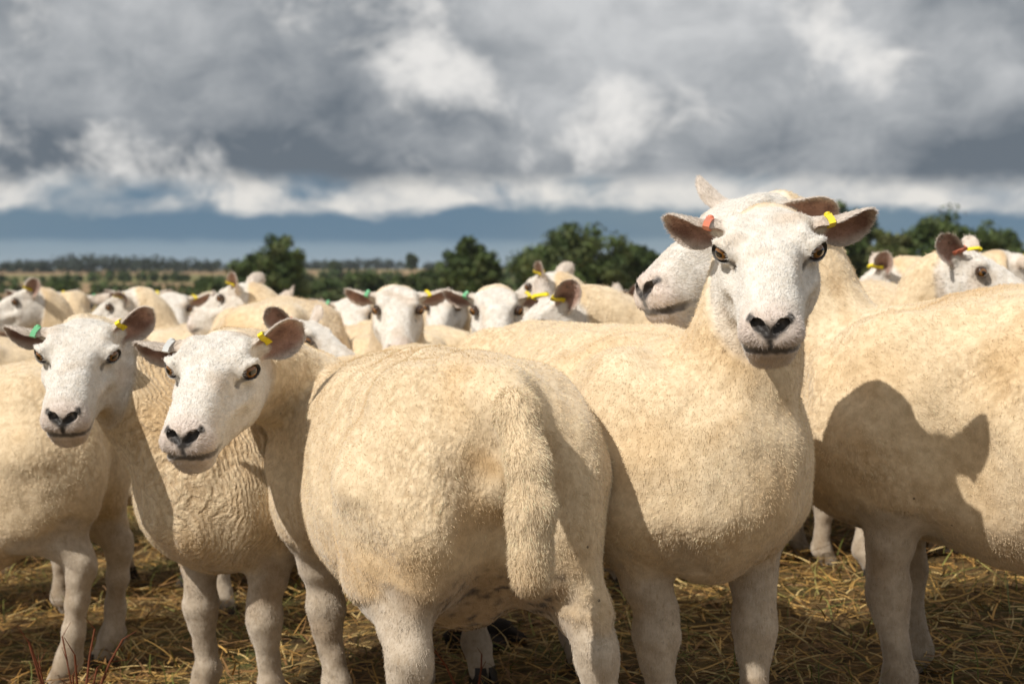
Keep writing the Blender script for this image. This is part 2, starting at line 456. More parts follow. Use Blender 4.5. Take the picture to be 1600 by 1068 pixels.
    for t in ts:
        cp.append((2*t**3-3*t**2+1)*n0 + (t**3-2*t**2+t)*t0 + (-2*t**3+3*t**2)*hN + (t**3-t**2)*t1)
    nr = np.interp(ts, [0, .25, .5, .75, 1], np.array([.142, .105, .090, .083, .075 * hs]) * np.array([P.get('neck', 1)] * 2 + [.4 + .6 * P.get('neck', 1), .8 + .2 * P.get('neck', 1), 1]))
    for i in range(8): G.op(*rcone(cp[i], cp[i + 1], nr[i], nr[i + 1]), .035 if i < 4 else .028)
    thr = H2W((-.005, 0, -.075))             # throat
    G.op(*rcone(thr, cp[5], .048 * hs, nr[5] * .85), .035)
    # ---- head
    hf_, a, b = loft([(x, w, t, bt) for x, w, t, bt in HEAD], (0, 0, 0), np.eye(3), 2.35)
    def headf(X, Y, Z):
        px, py, pz = X - O[0], Y - O[1], Z - O[2]
        q = [(px * R[0, i] + py * R[1, i] + pz * R[2, i]) / hs for i in range(3)]
        return hf_(*q) * hs
    hbx = np.array([H2W((x, y, z)) for x in (-.09, .275) for y in (-.09, .09) for z in (-.13, .08)])
    G.op(headf, hbx.min(0), hbx.max(0), .03 * hs)
    def hel(c, r, k, sub=False):
        f, a, b = ellip(H2W(c), A3(*r) * hs, R); G.op(f, a, b, k * hs, sub)
    def hco(a, b, ra, rb, k, sub=False): G.op(*rcone(H2W(a), H2W(b), ra * hs, rb * hs), k * hs, sub)
    eyes = []
    for sd in (1, -1):
        hel((.02, sd * .052, -.062), (.062, .030, .055), .03)                               # masseter
        hel((.240, sd * .026, -.031), (.029, .030, .027), .014)                             # lip pads
        hco((-.010, sd * .055, .046), (.045, sd * .060, .046), .017, .012, .030)            # brow
        hco((.06, sd * .064, -.022), (.12, sd * .056, -.040), .014, .010, .03)              # cheek bone
        hel((.115, sd * .083, .012), (.060, .022, .026), .035, True)                        # hollow beside the nose bridge
        hel((.135, sd * .080, -.062), (.045, .020, .022), .03, True)                        # hollow behind the lips
        f, a, b, co = ear_prim(*ears[0 if sd > 0 else 1][:4], hs); G.op(f, a, b, .012 * hs)
        eb = ears[0 if sd > 0 else 1]
        G.op(*rcone(H2W((-.02, sd * .045, .022)), eb[0] + eb[1] * .022 * hs - eb[2] * .006 * hs, .024 * hs, .017 * hs), .02 * hs)
    hel((.222, 0, -.089), (.033, .042, .021), .012)                                          # chin
    hel((.244, 0, -.002), (.020, .034, .017), .016)                                          # nose pad
    if hf < .005:
        for sd in (1, -1):
            ec = EYE_H * A3(1, sd, 1); ed = unit((.68, sd * .73, .08))
            lx = unit(np.cross((0, 0, 1.), ed)) * (-sd); lx = unit(lx - A3(0, 0, .12)); lz = unit(np.cross(ed, lx)) * 1.
            if lz[2] < 0: lz = -lz
            ER = np.stack([ed, lx, lz], 1)
            G.op(*ellip(H2W(ec + ed * .002), A3(.0255, .0290, .0250) * hs, R @ ER), .014 * hs)          # lids
            hco(ec + ed * .0145 + lz * .0185 - lx * .016, ec + ed * .0165 + lz * .0190 + lx * .008, .0045, .0040, .012)  # upper lid roll
            G.op(*ellip(H2W(ec + ed * .021 - lz * .001), A3(.019, .0205, .0132) * hs, R @ ER), .003 * hs, sub=True)
            hco(ec + ed * .016 + lx * .012 - lz * .004, ec + lx * .036 - lz * .016 + ed * .0085, .0045, .0030, .006, sub=True)  # tear groove
            # nostril and mouth
            hco((.264, sd * .0085, -.0150), (.258, sd * .0200, -.0055), .0045, .0068, .005, sub=True)
            hco((.258, sd * .0200, -.0055), (.243, sd * .0335, .0005), .0068, .0030, .006, sub=True)
            pts = [(.280, 0, -.050), (.274, sd * .024, -.0515), (.254, sd * .046, -.0555), (.217, sd * .060, -.061), (.187, sd * .064, -.065)]
            for i in range(4): hco(pts[i], pts[i + 1], .0056, .0056 if i < 3 else .003, .006, sub=True)
            eyes.append((ec, ed, lx, lz, sd))
        hco((.275, 0, -.020), (.277, 0, -.044), .0034, .0036, .006, sub=True)               # philtrum
    else:
        for sd in (1, -1):
            ec = EYE_H * A3(1, sd, 1); ed = unit((.68, sd * .73, .08)); lx = unit(A3(.8, -sd * .58, -.38)); lx = unit(lx - ed * (lx @ ed)); lz = np.cross(ed, lx)
            if lz[2] < 0: lz = -lz
            eyes.append((ec, ed, lx, lz, sd))
    V, Q, N = G.mesh()
    # ---- per-vertex description
    h = (V - O) @ R / hs
    dh = headf(V[:, 0], V[:, 1], V[:, 2]) / hs
    near = (np.abs(h) < A3(.33, .24, .2)).all(1)
    face = sm(.050, .028, dh) * sm(-.088, -.066, h[:, 0] - .55 * np.maximum(-.02 - h[:, 2], 0)) * near
    earm = np.zeros(len(V)); inner = np.zeros(len(V)); comb = np.zeros_like(V)
    comb += A3(-.45, 0, -.8)
    hm = (face > .2)
    hc = np.stack([-np.ones(len(V)), h[:, 1] * 3, -.25 + h[:, 2] * 5], 1) @ R.T
    comb[hm] = hc[hm]
    for base, u, n, L, sd in ears:
        f, a, b, co = ear_prim(base, u, n, L, hs)
        d = f(V[:, 0], V[:, 1], V[:, 2]); A, B, C = co(V[:, 0], V[:, 1], V[:, 2])
        m = sm(.010, .003, d) * sm(-.002, .012, A / hs) * near
        earm = np.maximum(earm, m)
        t = np.clip(A / L, 0, 1); w = np.interp(t, EAR_W[0], EAR_W[1]) * hs
        ins = m * sm(.0, .5, (N @ n)) * sm(.95, .50, np.abs(B) / w) * sm(1.05, .80, t)
        inner = np.maximum(inner, ins)
        e = m > .3; comb[e] = u + .25 * np.sign(B[e])[:, None] * np.cross(n, u)
    face = np.maximum(face, earm)
    z = V[:, 2]
    legm = sm(.445, .385, z + .035 * wob(V, 18, 2) + .012 * wob(V, 70, 1)) * (1 - face) * sm(.02, .05, np.abs(V[:, 1]))
    belly = (np.abs(V[:, 0] + .02) < .27) & (z > .30)
    legm = np.where(belly, 0, legm)
    comb[legm > .5] = A3(-.1, 0, -1)
    tailm = sm(-.555, -.575, V[:, 0]) * (z > .36)
    comb[tailm > .5] = A3(-.15, 0, -1)
    # dark skin: nose, lips, lids
    dark = np.zeros(len(V))
    def seg(p, a, b):
        a = A3(*a); b = A3(*b); ab = b - a; t = np.clip((p - a) @ ab / (ab @ ab), 0, 1)
        return np.linalg.norm(p - a - t[:, None] * ab, axis=1)
    hv = np.where(near[:, None], h, 9.)
    ha = hv * A3(1, 1, 1); ha = np.stack([ha[:, 0], np.abs(ha[:, 1]), ha[:, 2]], 1)
    nz = wob(V, 260, 1) * .0016
    dark = np.maximum(dark, np.maximum(sm(.0175, .0060, seg(ha, (.266, .001, -.021), (.258, .0165, -.0085)) + nz), .95 * sm(.0125, .0050, seg(ha, (.260, .0165, -.0075), (.245, .0345, .0010)) + nz)))
    dark = np.maximum(dark, sm(.0090, .0025, seg(ha, (.272, 0, -.020), (.274, 0, -.048)) + nz))
    mp = [(.272, 0, -.0505), (.265, .022, -.052), (.248, .043, -.056), (.215, .0575, -.0615), (.187, .0615, -.065)]
    for i in range(4): dark = np.maximum(dark, (.92, .90, .8, .5)[i] * sm(.0115, .0035, seg(ha, mp[i], mp[i + 1]) + nz))
    smut = sm(.026, .006, seg(ha, (.266, .010, -.040), (.252, .030, -.046))) * sm(-.5, .9, wob(V, 420, 3)) * .42
    lid = np.zeros(len(V))
    for ec, ed, lx, lz, sd in eyes:
        q = hv - ec; a_, b_, c_ = q @ ed, q @ lx, q @ lz
        rr = np.sqrt((b_ / .0213) ** 2 + (c_ / .0142) ** 2)
        lid = np.maximum(lid, sm(1.16, .98, rr) * (a_ > 0))
        lid = np.maximum(lid, sm(.0085, .0035, seg(hv, ec + ed * .015 + lx * .012 - lz * .005, ec + lx * .034 - lz * .0155 + ed * .0085) + nz) * .75)
    dark = np.maximum(dark, lid * .92)
    return dict(V=V, Q=Q, N=N, face=face, ear=earm, inner=inner, leg=legm, tail=tailm, dark=dark, smut=smut, comb=comb, h=h, near=near,
                eyes=eyes, O=O, R=R, hs=hs, ears=ears, feet=feet, P=P)

def mix(a, b, t): return a + (b - a) * t[:, None]

def sheep_colours(B, seed=0):
    V, N = B['V'], B['N']; n = len(V); P = B['P']
    o = A3(seed * 3.1, seed * 1.7, seed * 2.3)
    c = np.tile(A3(.79, .635, .43), (n, 1))
    c = mix(c, np.tile(A3(.68, .475, .25), (n, 1)), sm(.0, 1.1, wob(V + o, 9, 1)) * .75)
    c = mix(c, np.tile(A3(.84, .735, .565), (n, 1)), sm(.1, 1.2, wob(V + o, 6, 2)) * .6)
    c = mix(c, np.tile(A3(.62, .42, .21), (n, 1)), sm(.3, 1.4, wob(V + o, 34, 3)) * .35)
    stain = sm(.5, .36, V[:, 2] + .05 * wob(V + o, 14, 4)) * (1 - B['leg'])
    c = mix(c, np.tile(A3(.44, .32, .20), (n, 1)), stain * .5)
    leg = np.tile(A3(.56, .475, .375), (n, 1))
    leg = mix(leg, np.tile(A3(.36, .26, .165), (n, 1)), sm(.1, 1.2, wob(V + o, 22, 0)) * .7)
    leg = mix(leg, np.tile(A3(.24, .175, .11), (n, 1)), sm(.36, .08, V[:, 2] + .06 * wob(V + o, 16, 3)) * sm(-.6, .8, wob(V + o, 28, 1)) * .6)
    c = mix(c, leg, B['leg'])
    fc = np.tile(A3(.79, .75, .695), (n, 1))
    fc = mix(fc, np.tile(A3(.60, .47, .35), (n, 1)), sm(.1, 1.3, wob(V + o, 30, 5)) * .55)
    pk = sm(.20, .26, B['h'][:, 0]) * .45
    fc = mix(fc, np.tile(A3(.62, .46, .40), (n, 1)), pk)
    jaw = sm(-.07, -.12, B['h'][:, 2]) * sm(.2, .12, B['h'][:, 0])
    fc = mix(fc, np.tile(A3(.66, .53, .37), (n, 1)), jaw * .5)
    c = mix(c, fc, B['face'])
    c = mix(c, np.tile(A3(.62, .52, .44), (n, 1)), B['ear'] * .6)
    inn = mix(np.tile(A3(.46, .28, .22), (n, 1)), np.tile(A3(.24, .13, .10), (n, 1)), sm(-.4, 1.0, wob(V + o, 60, 2)))
    c = mix(c, inn, B['inner'])
    c = mix(c, np.tile(A3(.10, .075, .06), (n, 1)), B['smut'])
    if P.get('udder'):                       # dung flecks under the tail
        q_ = sm(-.49, -.54, V[:, 0]) * sm(.15, .05, np.abs(V[:, 1])) * sm(.42, .50, V[:, 2]) * sm(.74, .66, V[:, 2]) * (1 - B['tail'])
        c = mix(c, np.tile(A3(.52, .33, .14), (n, 1)), q_ * sm(-.5, .8, wob(V + o, 24, 2)) * .7)
        z_ = sm(.50, .44, V[:, 2]) * sm(-.16, -.24, V[:, 0]) * (np.abs(V[:, 1]) < .11)
        c = mix(c, np.tile(A3(.30, .19, .10), (n, 1)), z_ * .5)
        c = mix(c, np.tile(A3(.045, .03, .02), (n, 1)), z_ * sm(.35, .8, wob(V + o, 120, 1)))
    c = mix(c, np.tile(A3(.022, .018, .018), (n, 1)), B['dark'])
    return np.clip(c, 0, 1)

def mesh_from(name, V, Q, cols=None, floats=None, smooth=True):
    me = bpy.data.meshes.new(name)
    V = np.ascontiguousarray(V, np.float32); k = Q.shape[1]
    me.vertices.add(len(V)); me.vertices.foreach_set('co', V.ravel())
    me.loops.add(Q.size); me.loops.foreach_set('vertex_index', np.ascontiguousarray(Q, np.int32).ravel())
    me.polygons.add(len(Q)); me.polygons.foreach_set('loop_start', np.arange(0, Q.size, k, dtype=np.int32))
    me.update(calc_edges=True)
    me.polygons.foreach_set('use_smooth', np.full(len(Q), smooth))
    if cols is not None:
        a = me.color_attributes.new('tint', 'FLOAT_COLOR', 'POINT')
        a.data.foreach_set('color', np.concatenate([cols, np.ones((len(cols), 1))], 1).astype(np.float32).ravel())
    for nm, arr in (floats or {}).items():
        a = me.attributes.new(nm, 'FLOAT', 'POINT'); a.data.foreach_set('value', arr.astype(np.float32))
    me.validate()
    return me

def hair_curves(name, B, cols, count, seed, mat, scale=1.0):
    """short fleece and face hair rooted on the body surface"""
    rs = np.random.RandomState(seed)
    V, Q, N = B['V'], B['Q'], B['N']
    T = np.concatenate([Q[:, [0, 1, 2]], Q[:, [0, 2, 3]]])
    a, b, c = V[T[:, 0]], V[T[:, 1]], V[T[:, 2]]
    ar = np.linalg.norm(np.cross(b - a, c - a), axis=1)
    fm = B['face'][T].mean(1); lm = B['leg'][T].mean(1)
    wgt = ar * (1 + 3.0 * fm + 1.0 * lm + 2.5 * B['tail'][T].mean(1)) * (B['dark'][T].max(1) < .45)
    wgt *= (V[T[:, 0], 2] > .10)
    cdf = np.cumsum(wgt); cdf /= cdf[-1]
    t = T[np.searchsorted(cdf, rs.rand(count))]
    r1, r2 = np.sqrt(rs.rand(count)), rs.rand(count)
    w = np.stack([1 - r1, r1 * (1 - r2), r1 * r2], 1)
    ip = lambda A: (A[t] * (w[:, :, None] if A.ndim == 2 else w)).sum(1)
    p, n, cm = ip(V), ip(N), ip(B['comb']); col = ip(cols)
    face, leg, ear, tail, inner = ip(B['face']), ip(B['leg']), ip(B['ear']), ip(B['tail']), ip(B['inner'])
    n /= np.linalg.norm(n, axis=1)[:, None] + 1e-9
    cm = cm - n * (cm * n).sum(1)[:, None]; cm /= np.linalg.norm(cm, axis=1)[:, None] + 1e-6
    short = np.maximum(face, leg)
    ln = (.0040 + .0030 * rs.rand(count)) * (1 - short) + short * (.0050 + .0035 * rs.rand(count))
    ln = np.where(tail > .5, .006 + .0045 * rs.rand(count), ln) * np.where(inner > .4, .8, 1.) * scale
    lean = .95 * (1 - short) + .5 * tail + 2.1 * short - ear * .7
    # locks: the wool tips bend towards a common centre
    lock = wob(p, 150, 1)[:, None] * cm * .5 + wob(p, 170, 4)[:, None] * np.cross(n, cm) * .7
    jit = rs.normal(size=(count, 3)) * (.34 - .14 * short)[:, None]
    d = n + cm * lean[:, None] + jit + lock * (1 - short)[:, None]
    d /= np.linalg.norm(d, axis=1)[:, None]
    dn = (d * n).sum(1); d = np.where((dn < .12)[:, None], d + n * (.2 - dn)[:, None], d)
    curl = rs.normal(size=(count, 3)) * .22
    k = 4; pts = np.empty((count, k, 3), np.float32)
    for i in range(k):
        s = i / (k - 1)
        pts[:, i] = p - n * .0012 + d * (ln * s)[:, None] + (curl + cm * .25) * (ln * s * s * .6)[:, None] - n * (short * ln * s * s * .18)[:, None]
    hc = bpy.data.hair_curves.new(name)
    hc.add_curves([k] * count)
    hc.attributes['position'].data.foreach_set('vector', pts.ravel())
    r0 = (.00030 * (1 - short) + .00030 * short) * scale
    rad = np.stack([r0, r0 * .92, r0 * .7, r0 * .22], 1).astype(np.float32)
    ra = hc.attributes.get('radius') or hc.attributes.new('radius', 'FLOAT', 'POINT')
    ra.data.foreach_set('value', rad.ravel())
    ca = hc.attributes.new('tint', 'FLOAT_COLOR', 'CURVE')
    v = (1 + (.15) * rs.normal(size=count))[:, None]
    col = np.clip(col * v + (.04 * rs.rand(count))[:, None], 0, .9)
    ca.data.foreach_set('color', np.concatenate([col, np.ones((count, 1))], 1).astype(np.float32).ravel())
    hc.materials.append(mat)
    return hc
# ------------------------------------------------------------------ things
def link(name, data, parent=None):
    o = bpy.data.objects.new(name, data); COL.objects.link(o)
    if parent: o.parent = parent
    return o
def tag(o, label=None, cat=None, group=None, kind=None):
    for k, v in (('label', label), ('category', cat), ('group', group), ('kind', kind)):
        if v: o[k] = v
    return o
def bm_mesh(name, bm, mat, smooth=True):
    me = bpy.data.meshes.new(name); bmesh.ops.recalc_face_normals(bm, faces=bm.faces); bm.to_mesh(me); bm.free()
    if smooth:
        for p in me.polygons: p.use_smooth = True
    me.materials.append(mat)
    return me

def eye_mesh():
    bm = bmesh.new(); bmesh.ops.create_uvsphere(bm, u_segments=24, v_segments=16, radius=.0186)
    bmesh.ops.rotate(bm, verts=bm.verts, matrix=Matrix.Rotation(math.pi / 2, 3, 'Y'))
    for v in bm.verts:
        if v.co.x > .014: v.co.x += (v.co.x - .014) * .3          # cornea
    return bm_mesh('eye', bm, M['eye'])
EYE = eye_mesh()

def hoof_mesh():
    bm = bmesh.new()
    for sd in (-1, 1):                                             # two claws
        rings = [(.0, [(-.030, .004), (-.030, .027), (.022, .029), (.046, .015), (.048, .005)]),
                 (.030, [(-.028, .003), (-.028, .026), (.014, .027), (.032, .014), (.034, .004)]),
                 (.052, [(-.024, .002), (-.024, .025), (.008, .025), (.018, .014), (.020, .003)])]
        vs = [[bm.verts.new((x, sd * y, z)) for x, y in r] for z, r in rings]
        for a, b in zip(vs, vs[1:]):
            for i in range(5): bm.faces.new((a[i], a[(i + 1) % 5], b[(i + 1) % 5], b[i]))
        bm.faces.new(vs[0]); bm.faces.new(vs[-1])
    return bm_mesh('hoof', bm, M['hoof'], False)
HOOF = hoof_mesh()

def tag_mesh(ear, hs, mat, at=.34, wid=.012):
    base, u, n, L, sd = ear; v = np.cross(n, u)
    s = 1 if v[2] > 0 else -1
    w_ = np.interp(at, EAR_W[0], EAR_W[1]) * hs; k = np.interp(at, EAR_K[0], EAR_K[1])
    c0 = lambda b: k * b * b / (.036 * hs) - .012 * hs * (1 - at)
    path = [(.10 * w_, .013), (.40 * w_, .011), (.85 * w_, .0085), (1.16 * w_, .003), (1.14 * w_, -.006), (.85 * w_, -.011), (.45 * w_, -.011)]
    path = [(s * b, c0(s * min(b, w_)) + c * hs) for b, c in path]
    bm = bmesh.new(); wid = wid * hs; rows = []
    for i, (b, c) in enumerate(path):
        j, q = max(i - 1, 0), min(i + 1, len(path) - 1)
        tb, tcx = path[q][0] - path[j][0], path[q][1] - path[j][1]; ln = math.hypot(tb, tcx); nb, nc = -tcx / ln * .0016, tb / ln * .0016
        ww = wid * (1.25 if i in (0, 6) else 1)
        ring = [(at * L - ww / 2, b + nb, c + nc), (at * L + ww / 2, b + nb, c + nc), (at * L + ww / 2, b - nb, c - nc), (at * L - ww / 2, b - nb, c - nc)]
        rows.append([bm.verts.new(base + u * x + v * y + n * z) for x, y, z in ring])
    for a, b in zip(rows, rows[1:]):
        for i in range(4): bm.faces.new((a[i], a[(i + 1) % 4], b[(i + 1) % 4], b[i]))
    bm.faces.new(rows[0]); bm.faces.new(rows[-1])
    # stud through the ear, a mesh of its own
    bs = bmesh.new()
    cen = base + u * (at * L) + v * path[1][0]
    for k2 in (-1, 1):
        r = bmesh.ops.create_cone(bs, cap_ends=True, segments=10, radius1=.0062 * hs, radius2=.005 * hs, depth=.004)
        q = Vector(n).to_track_quat('Z', 'X').to_matrix()
        o = Vector(cen + n * (path[1][1] + .002 if k2 > 0 else path[6][1] - .002))
        for vv in r['verts']: vv.co = q @ vv.co + o
    return bm_mesh('ear_tag', bm, mat, False), bm_mesh('stud', bs, mat, False)

CACHE = {}
def make_sheep(label, P, loc, heading, tilt=0., hair=0, tags=(None, None), group='flock of sheep standing in the stubble field', seed=0, mesh_key=None, size=1.0, hair_scale=1.0):
    """Empty at the feet; body, fleece, eyes, hooves and ear tags are its children"""
    root = link('sheep', None); root.empty_display_size = .2
    root.location = loc; root.rotation_euler = (0, math.radians(tilt), math.radians(heading)); root.scale = (size,) * 3
    tag(root, label, 'sheep', group)
    if mesh_key in CACHE: B, me, hc = CACHE[mesh_key]
    else:
        B = build_sheep(P); cols = sheep_colours(B, seed)
        wool = (1 - np.maximum(B['face'], B['leg'])) * (1 - .5 * B['tail'])
        V = B['V'] + B['N'] * ((wob(B['V'], 17, seed % 5) * .0062 + wob(B['V'], 42, 3) * .0024) * wool + .006 * sm(.25, .8, wool) - .003 + B['leg'] * (wob(B['V'], 34, 2) * .0022 + wob(B['V'], 80, 4) * .0010) + B['face'] * (1 - B['ear']) * (1 - B['dark']) * (wob(B['V'], 38, (seed + 1) % 6) * .0016))[:, None]
        B['V'] = V
        me = mesh_from('body', V, B['Q'], cols, dict(wool=wool, dark=B['dark'], crinkle=P.get('crinkle', 0.) * sm(P.get('from', .05), P.get('from', .05) + .15, V[:, 0] + .05 * wob(V, 9, 2)) + .25 * sm(.3, 1.1, wob(V, 8, 3)))); me.materials.append(M['body'])
        hc = hair_curves('fleece', B, cols, hair, seed + 3, M['hair'], hair_scale) if hair else None
        if mesh_key: CACHE[mesh_key] = (B, me, hc)
    link('body', me, root)
    if hc: link('fleece', hc, root)
    for ec, ed, lx, lz, sd in B['eyes']:
        e = link('eye', EYE, root)
        Rm = B['R'] @ np.stack([ed, lx, lz], 1)
        if np.linalg.det(Rm) < 0: Rm[:, 1] *= -1
        m = Matrix(Rm.tolist()).to_4x4(); m.translation = Vector(B['O'] + B['R'] @ (B['hs'] * (ec + ed * .0012)))
        e.matrix_local = m @ Matrix.Scale(B['hs'], 4)
    for k, (p, dx) in B['feet'].items():
        f = link('hoof', HOOF, root); f.location = p
    for i, c in enumerate(tags):
        if c:
            key = (mesh_key, i, c)
            if mesh_key is None or key not in CACHE:
                tm = tag_mesh(B['ears'][i], B['hs'], M[c]); CACHE[key] = tm
            tm = CACHE[key]
            link('stud', tm[1], link('ear_tag', tm[0], root))
    return root

def ground(x, y):
    """height of the land: a cross slope under the flock, a dip beyond, far hills"""
    f = lambda a, b, v: (lambda t: t * t * (3 - 2 * t))(min(1., max(0., (v - a) / (b - a))))
    near = .09 * max(-14, min(14, x)) * (1 - f(9, 40, y))
    return near - 5.0 * f(16, 150, y) + 8.5 * f(260, 1500, y) + 4 * f(1200, 2600, y) * (.5 + .5 * math.sin(x * .0021 + 1.3)) * 1.0

def local_of(loc, heading, tilt, w, size=1.):
    m = Matrix.Translation(loc) @ Matrix.Rotation(math.radians(heading), 4, 'Z') @ Matrix.Rotation(math.radians(tilt), 4, 'Y') @ Matrix.Scale(size, 4)
    return tuple(m.inverted() @ Vector(w))
def px(x, y, d):
    """point seen at photo pixel (x, y) at distance d along the view"""
    return ((x - 800) / 2222 * d, d, CAM_H - (y - 425) / 2222 * d)
def pose_at(eyepx, d, yaw, pitch, roll, loc, heading, tilt=0., size=1., **kw):
    e = local_of(loc, heading, tilt, px(*eyepx, d), size)
    return dict(eye=e, head=(yaw - heading, pitch, roll), **kw)
# ------------------------------------------------------------------ the five near sheep
def tilt_for(heading): return -math.degrees(math.atan(.09 * math.cos(math.radians(heading))))
# broad-faced ewe looking straight at the camera
def sheep_A():
    h = -66; loc = (.21, 2.92, ground(.21, 2.92)); t = tilt_for(h)
    P = pose_at((1201, 391), 2.43, -100, 30, 0, loc, h, t, hs=.97, earlen=1.06, chest=.98, res=(.0105, .0034),
                ears=[((-.18, 1, .20), (.85, .15, -.42)), ((-.18, -1, .20), (.85, -.15, -.42))],
                feet={'fL': (.02, -.01, 0), 'fR': (-.02, .05, 0)})
    make_sheep('alert ewe facing forward, amber eyes, one salmon ear tag and one yellow', P, loc, h, t, HAIR, ('yellow', 'orange'), seed=1)
def sheep_B():
    h = 111; loc = (-.19, 2.78, ground(-.19, 2.78) - .01); t = tilt_for(h)
    P = pose_at((330, 576), 2.76, -97, 27, -2, loc, h, t, hs=.96, res=(.0105, .0034), wide=.95, fat=.82, crinkle=1., **{'from': .30}, udder=True, tail=(.0, .255), deep=-.03,
                ears=[((-.35, 1, .55), (.8, .2, -.1)), ((.02, -1, .14), (.75, 0, -.5))], feet={'hL': (.03, .05, 0), 'hR': (-.05, -.08, 0), 'fL': (0, -.04, 0)})
    make_sheep('ewe seen from behind with long hanging tail, head turned back over its shoulder', P, loc, h, t, HAIR, ('yellow', 'white'), seed=2)
def sheep_C():
    h = -128; loc = (-.42, 3.46, ground(-.42, 3.46)); t = tilt_for(h)
    P = pose_at((120, 553), 3.0, -86, 28, -3, loc, h, t, .94, hs=.96, res=(.0115, .0036), crinkle=1., neck=1.25, chest=1.08,
                ears=[((-.35, 1, .65), (.8, .2, -.1)), ((-.1, -1, .18), (.8, -.1, -.45))])
    make_sheep('wrinkled-fleeced ewe with green tag and yellow tag, squeezed in beside the tailed ewe', P, loc, h, t, HAIR, ('yellow', 'green'), seed=3, size=.94)
def sheep_D():
    h = 178; loc = (-1.52, 3.70, ground(-1.52, 3.70) - .02); t = tilt_for(h)
    P = dict(eye=(.80, .1, .95), head=(10, 30, 0), res=(.012, .006), deep=.07, feet={'hL': (.03, 0, 0)})
    make_sheep('ewe standing side-on with only its flank and hind legs in view, head out of sight', P, loc, h, t, int(HAIR * .7), (None, None), seed=4, size=1.02)
def sheep_E():
    h = 157; loc = (1.19, 2.84, ground(1.19, 2.84) - .05); t = tilt_for(h)
    P = pose_at((1132, 358), 3.06, 205, 20, 0, loc, h, t, 1.07, hs=1.07, res=(.0105, .0036), deep=.09, fat=1.06, neck=.9,
                ears=[((-.9, .42, -.50), (.1, .9, -.3)), ((-.1, -.75, .9), (.75, -.5, -.2))])
    make_sheep('big-bellied ewe standing side-on, raised head in profile behind the alert ewe', P, loc, h, t, HAIR, (None, None), seed=5, size=1.07)
# ------------------------------------------------------------------ land
def ground_mesh():
    ys = np.concatenate([np.linspace(-8, 12, 41), np.geomspace(12.6, 3200, 90)])
    xs = np.concatenate([-np.geomspace(2400, 6.4, 48), np.linspace(-6, 6, 25), np.geomspace(6.4, 2400, 48)])
    V = np.array([(x, y, ground(x, y)) for y in ys for x in xs]); nx = len(xs)
    i = np.arange(len(ys) - 1)[:, None] * nx + np.arange(nx - 1)[None, :]; i = i.ravel()
    return mesh_from('ground', V, np.stack([i, i + 1, i + nx + 1, i + nx], 1))
def mat_ground():
    m, t, b = material('stubble_and_far_fields')
    p = t.node('ShaderNodeNewGeometry').outputs['Position']
    s = t.node('ShaderNodeSeparateXYZ', ins={0: p}); y = s.outputs[1]
    n1 = t.noise(p, 2.2, 6, .65); n2 = t.noise(p, 14, 6, .7); n3 = t.noise(p, .12, 4, .5)
    soil = t.mix(t.ss(.35, .65, n2), (.055, .034, .016), (.20, .125, .045))
    soil = t.mix(t.ss(.48, .68, n1), soil, (.085, .085, .025))
    stub = t.mix(n3, (.36, .24, .10), (.47, .34, .16))
    stub = t.mix(t.ss(.5, .7, n1), stub, (.28, .20, .085))
    c = t.mix(t.ss(6.5, 11, y), soil, stub)
    warp = t.vadd(t.vmul(p, (.0042, .0075, 0)), t.vmul(t.noise(p, .004, 2, .5, out=1), (.6, .6, 0)))
    vo = t.node('ShaderNodeTexVoronoi', feature='F1', ins={'Vector': warp, 'Scale': 1.0}); vo.inputs['Randomness'].default_value = .8
    k = t.node('ShaderNodeSeparateColor', ins={0: vo.outputs['Color']}).outputs[0]
    f = t.mix(t.ss(.28, .30, k), (.30, .20, .105), (.37, .26, .12))
    f = t.mix(t.ss(.55, .57, k), f, (.16, .15, .05))
    f = t.mix(t.ss(.78, .80, k), f, (.20, .12, .075))
    f = t.mix(t.math('MULTIPLY', t.ss(.4, .7, t.noise(p, .05, 5, .6)), .35), f, (.14, .12, .05))
    c = t.mix(t.ss(170, 210, y), c, f)
    t.put(b.inputs['Base Color'], c); b.inputs['Roughness'].default_value = .95
    bp = t.node('ShaderNodeBump', ins={'Height': n2, 'Strength': .9, 'Distance': .03}); t.put(b.inputs['Normal'], bp.outputs[0])
    return m
g_ = link('ground', ground_mesh()); g_.data.materials.append(mat_ground()); tag(g_, kind='structure')

def mat_tint(name, rough=.8, var=.25, scale=30, trans=0.):
    m, t, b = material(name)
    n = t.noise(t.node('ShaderNodeTexCoord').outputs['Object'], scale, 3, .6)
    t.put(b.inputs['Base Color'], t.mix(1, attr(t, 'tint'), t.mix(n, (1 - var,) * 3, (1 + var,) * 3), 'MULTIPLY')); b.inputs['Roughness'].default_value = rough
    return m
MT = dict(straw=mat_tint('dry_straw', .6), leaf=mat_tint('leaves', .7, .3, 3), bark=mat_plain('bark', (.09, .065, .045), .9, .4, 3), stem=mat_plain('dead_dock_stem', (.16, .05, .022), .8, .4, 60),
          clod=mat_plain('dark_soil_clod', (.022, .017, .014), .95, .4, 20))

